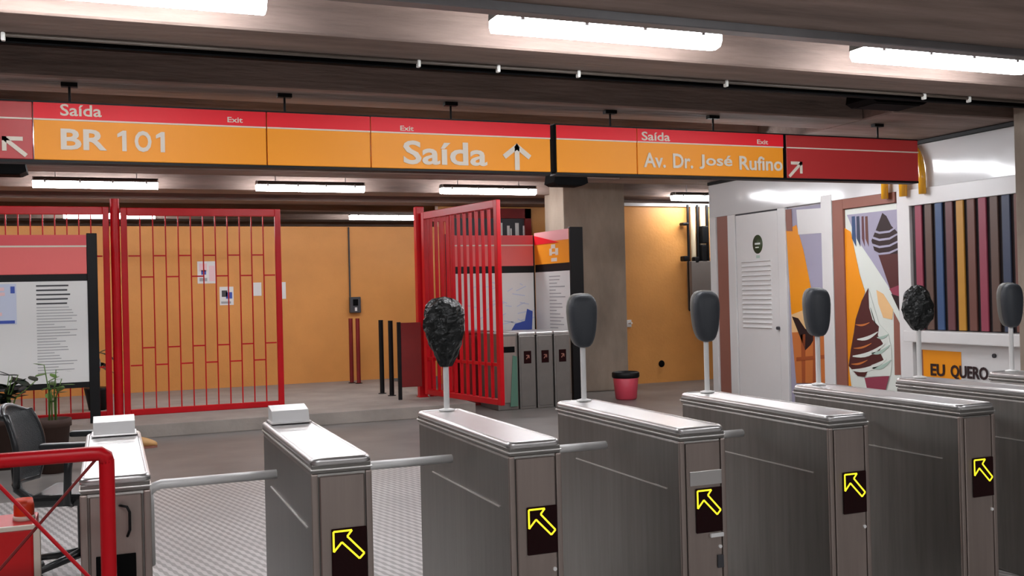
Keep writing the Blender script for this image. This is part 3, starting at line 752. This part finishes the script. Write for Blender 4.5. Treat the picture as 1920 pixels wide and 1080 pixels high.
# first poster (between door and white post)
pb = kbox('poster', 10.88, 10.2, 0, 2.6, P_LIL, .02, .012)
def Z6(l): return [(1280+x/3, 360+y/3) for x, y in l]
kpoly('gloss_panel', Z6([(640, 100), (790, 90), (790, 230), (650, 240)]), WHITE, 1, pb)
kpoly('brown_edge', Z6([(575, 100), (612, 96), (618, 220), (585, 220)]), BROWN, 2, pb)
kpoly('orange_field', Z6([(583, 215), (640, 185), (680, 330), (722, 540), (690, 660), (612, 690)]), P_ORA, 1, pb)
kpoly('wafer', Z6([(615, 790), (815, 780), (805, 1075), (640, 1075)]), P_WAF, 2, pb)
kpoly('peach_field', Z6([(612, 690), (690, 660), (800, 690), (808, 790), (615, 800)]), P_PEA, 1, pb)
kpoly('chocolate', Z6([(615, 700), (650, 710), (690, 770), (760, 790), (720, 860), (690, 890), (655, 800)]), P_CHD, 3, pb)
kpoly('wafer_line', Z6([(665, 800), (690, 800), (690, 1075), (672, 1075)]), P_WAFD, 3, pb)
kpoly('wafer_line', Z6([(735, 800), (752, 800), (748, 1075), (732, 1075)]), P_WAFD, 3, pb)
kpoly('wafer_line', Z6([(640, 930), (808, 915), (808, 935), (640, 950)]), P_WAFD, 4, pb)
kbox('post', 10.18, 9.98, 0, 2.7, WHITE, .02, .036)
# framed poster with two cones
fb = obj('poster_frame', MB().box(KX-.04, KX+.02, 9.77, 9.96, 0, 2.62, .004, 1).box(KX-.04, KX+.02, 8.9, 9.77, 2.5, 2.62, .004, 1), BROWN, K, True)
pb = kbox('poster', 9.765, 8.9, .1, 2.495, P_CRE, .02, .012)
def Z8(l): return [(1560+x/2.7, 340+y/2.7) for x, y in l]
kpoly('orange_field', Z8([(62, 235), (95, 255), (140, 470), (168, 560), (122, 690), (84, 930), (100, 1050), (66, 1050)]), P_ORA, 1, pb)
kpoly('lilac_field', Z8([(76, 170), (345, 140), (365, 700), (285, 530), (200, 400), (125, 290)]), P_LIL, 1, pb)
for x0, x1, m in ((100, 116, 'blue'), (124, 138, 'navy'), (150, 160, 'plum'), (168, 180, 'rust')):
    kpoly('stripe', Z8([(x0, 178), (x1, 176), (x1+6, 330), (x0+2, 290)]), SLATS[m], 2, pb)
kpoly('dark_swirl', Z8([(255, 160), (275, 175), (300, 225), (335, 260), (350, 330), (330, 372), (270, 380), (215, 350), (200, 300), (225, 240)]), P_CHD, 2, pb)
for k in range(4):
    y = 235+k*36
    kpoly('swirl_highlight', Z8([(208-k*2, y+8), (240, y+20), (290, y+14), (325+k*5, y-8), (328+k*5, y), (292, y+24), (240, y+31), (206, y+20)]), P_LIL, 3, pb)
kpoly('dark_cone', Z8([(235, 372), (345, 365), (362, 520), (340, 650), (300, 560)]), P_CHO, 3, pb)
kpoly('red_wrapper', Z8([(290, 545), (365, 515), (367, 600), (330, 600)]), SLATS['raspberry'], 4, pb)
kpoly('wrapper_shadow', Z8([(300, 570), (366, 590), (366, 690), (345, 665)]), P_CHD, 5, pb)
kpoly('peach_field', Z8([(225, 550), (260, 570), (310, 650), (305, 700), (260, 690), (235, 620)]), P_PEA, 1, pb)
kpoly('brown_edge', Z8([(312, 660), (355, 740), (362, 980), (318, 980)]), BROWN, 1, pb)
# twist cone: cream body, chocolate flank, curved streaks between them
kpoly('cream_swirl', Z8([(188, 548), (205, 610), (238, 720), (285, 770), (300, 840), (304, 920), (296, 985), (180, 990), (150, 900), (160, 700)]), P_CRE, 2, pb)
kpoly('chocolate_swirl', Z8([(184, 540), (150, 605), (120, 700), (112, 765), (96, 850), (86, 935), (130, 985), (165, 990), (200, 930), (262, 905), (240, 860), (258, 820), (232, 780), (238, 735), (205, 700), (188, 640)]), P_CHO, 3, pb)
def streak(x0, y0, x1, y1, wd, sag, m, layer, nm):
    U, D_ = [], []
    for i in range(9):
        t_ = i/8; x = x0+(x1-x0)*t_; y = y0+(y1-y0)*t_+sag*math.sin(math.pi*t_); h_ = wd*math.sin(math.pi*(.08+.84*t_))
        U.append((x, y-h_)); D_.append((x, y+h_))
    kpoly(nm, Z8(U+D_[::-1]), m, layer, pb)
streak(128, 800, 232, 762, 9, 12, P_CRE, 4, 'cream_streak')
streak(105, 885, 268, 822, 11, 20, P_CRE, 4, 'cream_streak')
streak(100, 955, 275, 900, 12, 22, P_CRE, 4, 'cream_streak')
streak(120, 725, 190, 715, 5, 8, P_WAF, 4, 'chocolate_sheen')
streak(110, 845, 200, 820, 5, 8, P_WAF, 4, 'chocolate_sheen')
streak(98, 925, 180, 905, 5, 8, P_WAF, 4, 'chocolate_sheen')
streak(200, 870, 292, 830, 9, 14, P_MIN, 4, 'cream_shading')
streak(205, 945, 300, 905, 10, 14, P_MIN, 4, 'cream_shading')
streak(228, 790, 285, 775, 7, 8, P_MIN, 4, 'cream_shading')
streak(195, 640, 225, 735, 5, 3, LEAFD, 4, 'cream_shading')
kpoly('cone_cup', Z8([(165, 995), (290, 985), (270, 1060), (180, 1060)]), SLATS['raspberry'], 5, pb)
kbox('brown_strip', 8.89, 8.8, .0, .95, BROWN, .02, .03)
kbox('post', 8.88, 8.69, .0, 2.62, WHITE, .02, .036)
# slatted window
wb = kbox('window_back', 8.68, 7.12, 1.06, 2.5, WINB, .02, .004)
kbox('window_rail', 8.69, 7.1, 2.44, 2.62, WHITE, .02, .05)
cols = ['raspberry', 'cocoa', 'blue', 'plum', 'amber', 'rust', 'raspberry', 'cocoa', 'navy', 'rust']
sy = [8.575-i*.145 for i in range(10)]
for i, y in enumerate(sy):
    s_ = MB().box(KX-.03, KX-.008, y-.055, y+.04, 1.075, 2.44, .004, 1)
    obj('slat', s_, SLATS[cols[i % len(cols)]], K, True)
obj('shelf', MB().box(KX-.16, KX+.02, 7.1, 8.7, .94, 1.065, .012), WHITE, K, True)
cb = kbox('counter_front', 8.66, 7.12, 0, .935, WHITE, .02, .012)
kpoly('orange_field', [(1722, 655), (1802, 660), (1803, 700), (1800, 745), (1725, 740)], P_ORA, 1, cb)
kpoly('brown_edge', [(1722, 655), (1730, 656), (1733, 740), (1726, 740)], BROWN, 2, cb)
pk_ = lambda u, v: (KX-.02, -u, v)
obj('lettering', lettering('EU', -8.45, .575, -8.25, .705, pk_, (-1, 0, 0), .03), P_CHD, cb, True)
obj('lettering', lettering('QUERO', -8.17, .553, -7.68, .708, pk_, (-1, 0, 0), .03), P_CHD, cb, True)
q = kp(1867, 667); obj('lock', MB().rod((KX-.012, q.y, q.z), (KX-.03, q.y, q.z), .022, 12), INKD, cb, True)
# golden arches on the fascia
def arch(yc, hw, z0, z1, r, sx):
    pts = []
    for i in range(15):
        a = math.pi*i/14; pts.append((KX-.09, yc+hw*math.cos(a), z0+(z1-z0)*max(0, math.sin(a))**.62))
    return MB().path(pts, r, 10)
em = arch(8.86, .14, 2.55, 3.06, .04, 1); e2 = arch(8.57, .14, 2.55, 3.06, .04, 1); em.add(e2.v, e2.f, True)
g = obj('arch_emblem', em, GOLD, K, True)

# ------------------------------------------------------------------ red railing, foreground left
RY = 3.3
def rl(px, py, y=RY): return at(px, py, 1, y)
zt = 1.125
t = thing('red_railing', 'red tube railing with crossed rods, at the lower left corner', 'railing', (-.1, RY, 0))
obj('top_tube', MB().path([(-1.6, RY, zt), (-.06, RY, zt), (-.034, RY, zt-.001), (-.02, RY, zt-.01), (-.0165, RY, zt-.03)], .0225, 14), RED, t, True)
obj('upright', MB().rod((-.0165, RY, 0), (-.0165, RY, zt-.02), .0225, 14), RED, t, True)
obj('upright', MB().rod((-1.58, RY, 0), (-1.58, RY, zt-.02), .0225, 14), RED, t, True)
a, b = rl(188, 852), rl(78, 978); d = b-a
obj('cross_rod', MB().rod(a, a+d*3.2, .0045, 8), REDD, t, True)
a, b = rl(0, 912, RY-.012), rl(165, 1080, RY-.012); d = b-a
obj('cross_rod', MB().rod(a-d*2.2, a+d*2.0, .006, 8), RED, t, True)
obj('bottom_tube', MB().rod((-1.58, RY, .12), (-.02, RY, .12), .02, 12), RED, t, True)
# red box with orange item
BYF = 3.85
q = at(62, 990, 1, BYF)
t = thing('red_box', 'bright red box with a pale rim, behind the railing at the lower left', 'box', (q.x-.2, BYF, 0))
obj('case', MB().box(-.22, .2, 0, .3, .0, q.z, .008), REDB, t)
obj('rim', MB().box(-.222, .206, -.006, .012, q.z-.004, q.z+.012, .003), S_WHT, t)
obj('corner_strip', MB().box(.2, .222, -.004, .03, .2, q.z, .003), S_WHT, t)
q2 = at(46, 945, 1, BYF+.2)
t = thing('plastic_cap', 'orange-red plastic cap standing on the red box', 'cap', (q2.x, BYF+.17, q.z))
obj('cap', MB().lathe([(.034, 0), (.034, .05), (.029, .075), (.012, q2.z-q.z-.01)], (0, 0, 0), 18), OREDM, t)
obj('collar', MB().lathe([(.037, .0), (.037, .012), (.034, .016)], (0, 0, 0), 18), S_WHT, t)

# ------------------------------------------------------------------ office chair
t = thing('office_chair', 'black office chair with mesh back, beyond the leftmost turnstile', 'chair', (-.17, 6.45, 0), R(-15))
st = MB().box(-.22, .24, -.23, .23, .43, .5, .03, 3); obj('seat', st, SEATM, t)
bk = MB(); vs = []; nu, nv = 8, 10
for j in range(nv+1):
    for i in range(nu+1):
        u = -1+2*i/nu; v = j/nv
        hw = .2*(.72+.5*math.sin(math.pi*(.2+.6*v)))-.03
        vs.append((-.29-.07*v+.05*(1-u*u)*-1+.05*math.sin(v*3), u*hw, .55+.44*v-(.05*u*u if j == nv else 0)))
n1 = len(vs); vs2 = [(x-.03, y, z) for x, y, z in vs]
fs = [(j*(nu+1)+i, j*(nu+1)+i+1, (j+1)*(nu+1)+i+1, (j+1)*(nu+1)+i) for j in range(nv) for i in range(nu)]
rim = [i for i in range(nu+1)]+[(j)*(nu+1)+nu for j in range(1, nv+1)]+[nv*(nu+1)+i for i in range(nu-1, -1, -1)]+[j*(nu+1) for j in range(nv-1, 0, -1)]
bk.add(vs+vs2, fs+[tuple(x+n1 for x in f[::-1]) for f in fs]+[(rim[k], rim[(k+1) % len(rim)], rim[(k+1) % len(rim)]+n1, rim[k]+n1) for k in range(len(rim))], True)
b_ = obj('backrest', bk, CHAIRM, t)
rp = [Vector(vs[k])-Vector((.015, 0, 0)) for k in rim]; obj('rim', MB().path(rp+[rp[0]], .02, 8), CHAIRB, b_)
obj('back_stem', MB().path([(-.1, 0, .42), (-.26, 0, .42), (-.36, 0, .5), (-.38, 0, .7)], [.03, .03, .028, .02], 8), CHAIRB, t)
for s in (-1, 1):
    ar = obj('armrest', MB().box(-.14, .16, s*.27-.035, s*.27+.035, .765, .80, .015, 3), CHAIRB, t)
    obj('arm_support', MB().path([(.0, s*.2, .44), (.0, s*.275, .46), (.01, s*.28, .65), (.02, s*.27, .77)], [.02, .022, .022, .026], 8), CHAIRB, t)
obj('gas_column', MB().rod((0, 0, .1), (0, 0, .43), .028, 12), CHAIRB, t)
for k in range(5):
    a = R(72*k+18); e = Vector((math.cos(a)*.3, math.sin(a)*.3, .075))
    l = obj('base_leg', MB().path([(0, 0, .12), e*.5+Vector((0, 0, .06)), e], [.03, .024, .018], 8), CHAIRB, t)
    obj('castor', MB().rod(e+Vector((-.018*math.sin(a), .018*math.cos(a), -.045)), e+Vector((.018*math.sin(a), -.018*math.cos(a), -.045)), .03, 14).rod(e+Vector((0, 0, -.03)), e, .008, 6), CHAIRB, l)

# ------------------------------------------------------------------ plants and the shoe
def plant(label, loc, pot_r, pot_h, stems, leafm, spread, h, seed, lw):
    t = thing('potted_plant', label, 'plant', loc)
    p_ = obj('pot', MB().lathe([(pot_r*.7, 0), (pot_r*.95, pot_h*.85), (pot_r*1.05, pot_h*.86), (pot_r*1.05, pot_h), (pot_r*.9, pot_h), (pot_r*.88, pot_h*.9)], (0, 0, 0), 24), POT, t)
    obj('soil', MB().lathe([(pot_r*.86, pot_h*.88), (pot_r*.8, pot_h*.92)], (0, 0, 0), 18), SOIL, p_)
    rnd = random.Random(seed); sm, lm = MB(), MB()
    for i in range(stems):
        a = rnd.uniform(0, 6.28); r = spread*rnd.uniform(.2, 1); tp = Vector((r*math.cos(a), r*math.sin(a), pot_h*.9+h*rnd.uniform(.55, 1)))
        bs = Vector((.2*pot_r*math.cos(a), .2*pot_r*math.sin(a), pot_h*.9)); md = (bs+tp)/2+Vector((0, 0, .06*h)); md.x *= .6; md.y *= .6
        sm.path([bs, md, tp], [.009, .007, .004], 6)
        for k in range(4):
            b_ = md+(tp-md)*(k/3); aa = rnd.uniform(0, 6.28); L = lw*rnd.uniform(.7, 1.2)
            lm.leaf(b_, b_+Vector((L*math.cos(aa), L*math.sin(aa), L*rnd.uniform(-.1, .6))), L*.5, .1*L)
    obj('stems', sm, LEAF, t); obj('foliage', lm, leafm, t)
q = at(98, 785, 1, 10.4)
plant('brown clay pot with a tall thin green plant, left of the leftmost turnstile', (q.x, 10.4, 0), .16, q.z, 5, LEAF, .1, .62, 5, .12)
q = at(20, 790, 1, 10.9)
plant('dark bushy potted plant at the left edge, under the notice board', (q.x-.05, 10.9, 0), .2, q.z+.05, 12, LEAFD, .35, .5, 8, .2)
q = at(189, 690, 1, 14.6)
t = thing('palm_plant', 'dark palm fronds showing between the left notice board and the red post', 'plant', (q.x-.05, 14.6, .15))
obj('pot', MB().lathe([(.11, 0), (.16, .26), (.17, .3), (.14, .3)], (0, 0, 0), 20), BLK, t)
rnd = random.Random(4); fm = MB(); tr = MB().path([(0, 0, .28), (.01, 0, .5), (0, .01, .66)], [.03, .025, .02], 8)
for i in range(14):
    a = 2*math.pi*i/14+rnd.uniform(-.2, .2); L = rnd.uniform(.28, .42); zz = .62+rnd.uniform(-.15, .15)
    fm.leaf((0, 0, zz), (L*math.cos(a), L*math.sin(a), zz+L*rnd.uniform(-.1, .9)), .075, .22)
obj('trunk', tr, LEAFD, t); obj('fronds', fm, LEAFD, t)
q = at(278, 812, 1, 11.6)
t = thing('tan_shoe', 'tan shoe lying on the floor beyond the leftmost turnstile, toe to the right', 'shoe', (q.x-.06, 11.6, 0))
sh = MB(); prof = [(-.2, .045, .10), (-.15, .05, .125), (-.05, .052, .12), (.03, .056, .1), (.09, .052, .075), (.13, .036, .055), (.15, .012, .035)]
vs = []; n = 12
for x, hw, hz in prof:
    for k in range(n):
        a = 2*math.pi*k/n; vs.append((x, hw*math.cos(a), .014+hz*.5+hz*.5*math.sin(a)))
fs = [(i*n+k, i*n+(k+1) % n, (i+1)*n+(k+1) % n, (i+1)*n+k) for i in range(len(prof)-1) for k in range(n)]+[tuple(range(n))[::-1], tuple((len(prof)-1)*n+k for k in range(n))]
sh.add(vs, fs, True); obj('upper', sh, TAN, t)
so = [(-.21, .04), (-.1, .05), (.03, .058), (.1, .052), (.15, .015)]
obj('sole', MB().prism([Vector((x, y, 0)) for x, y in so]+[Vector((x, -y, 0)) for x, y in so[::-1]], (0, 0, .022)), BROWN, t)
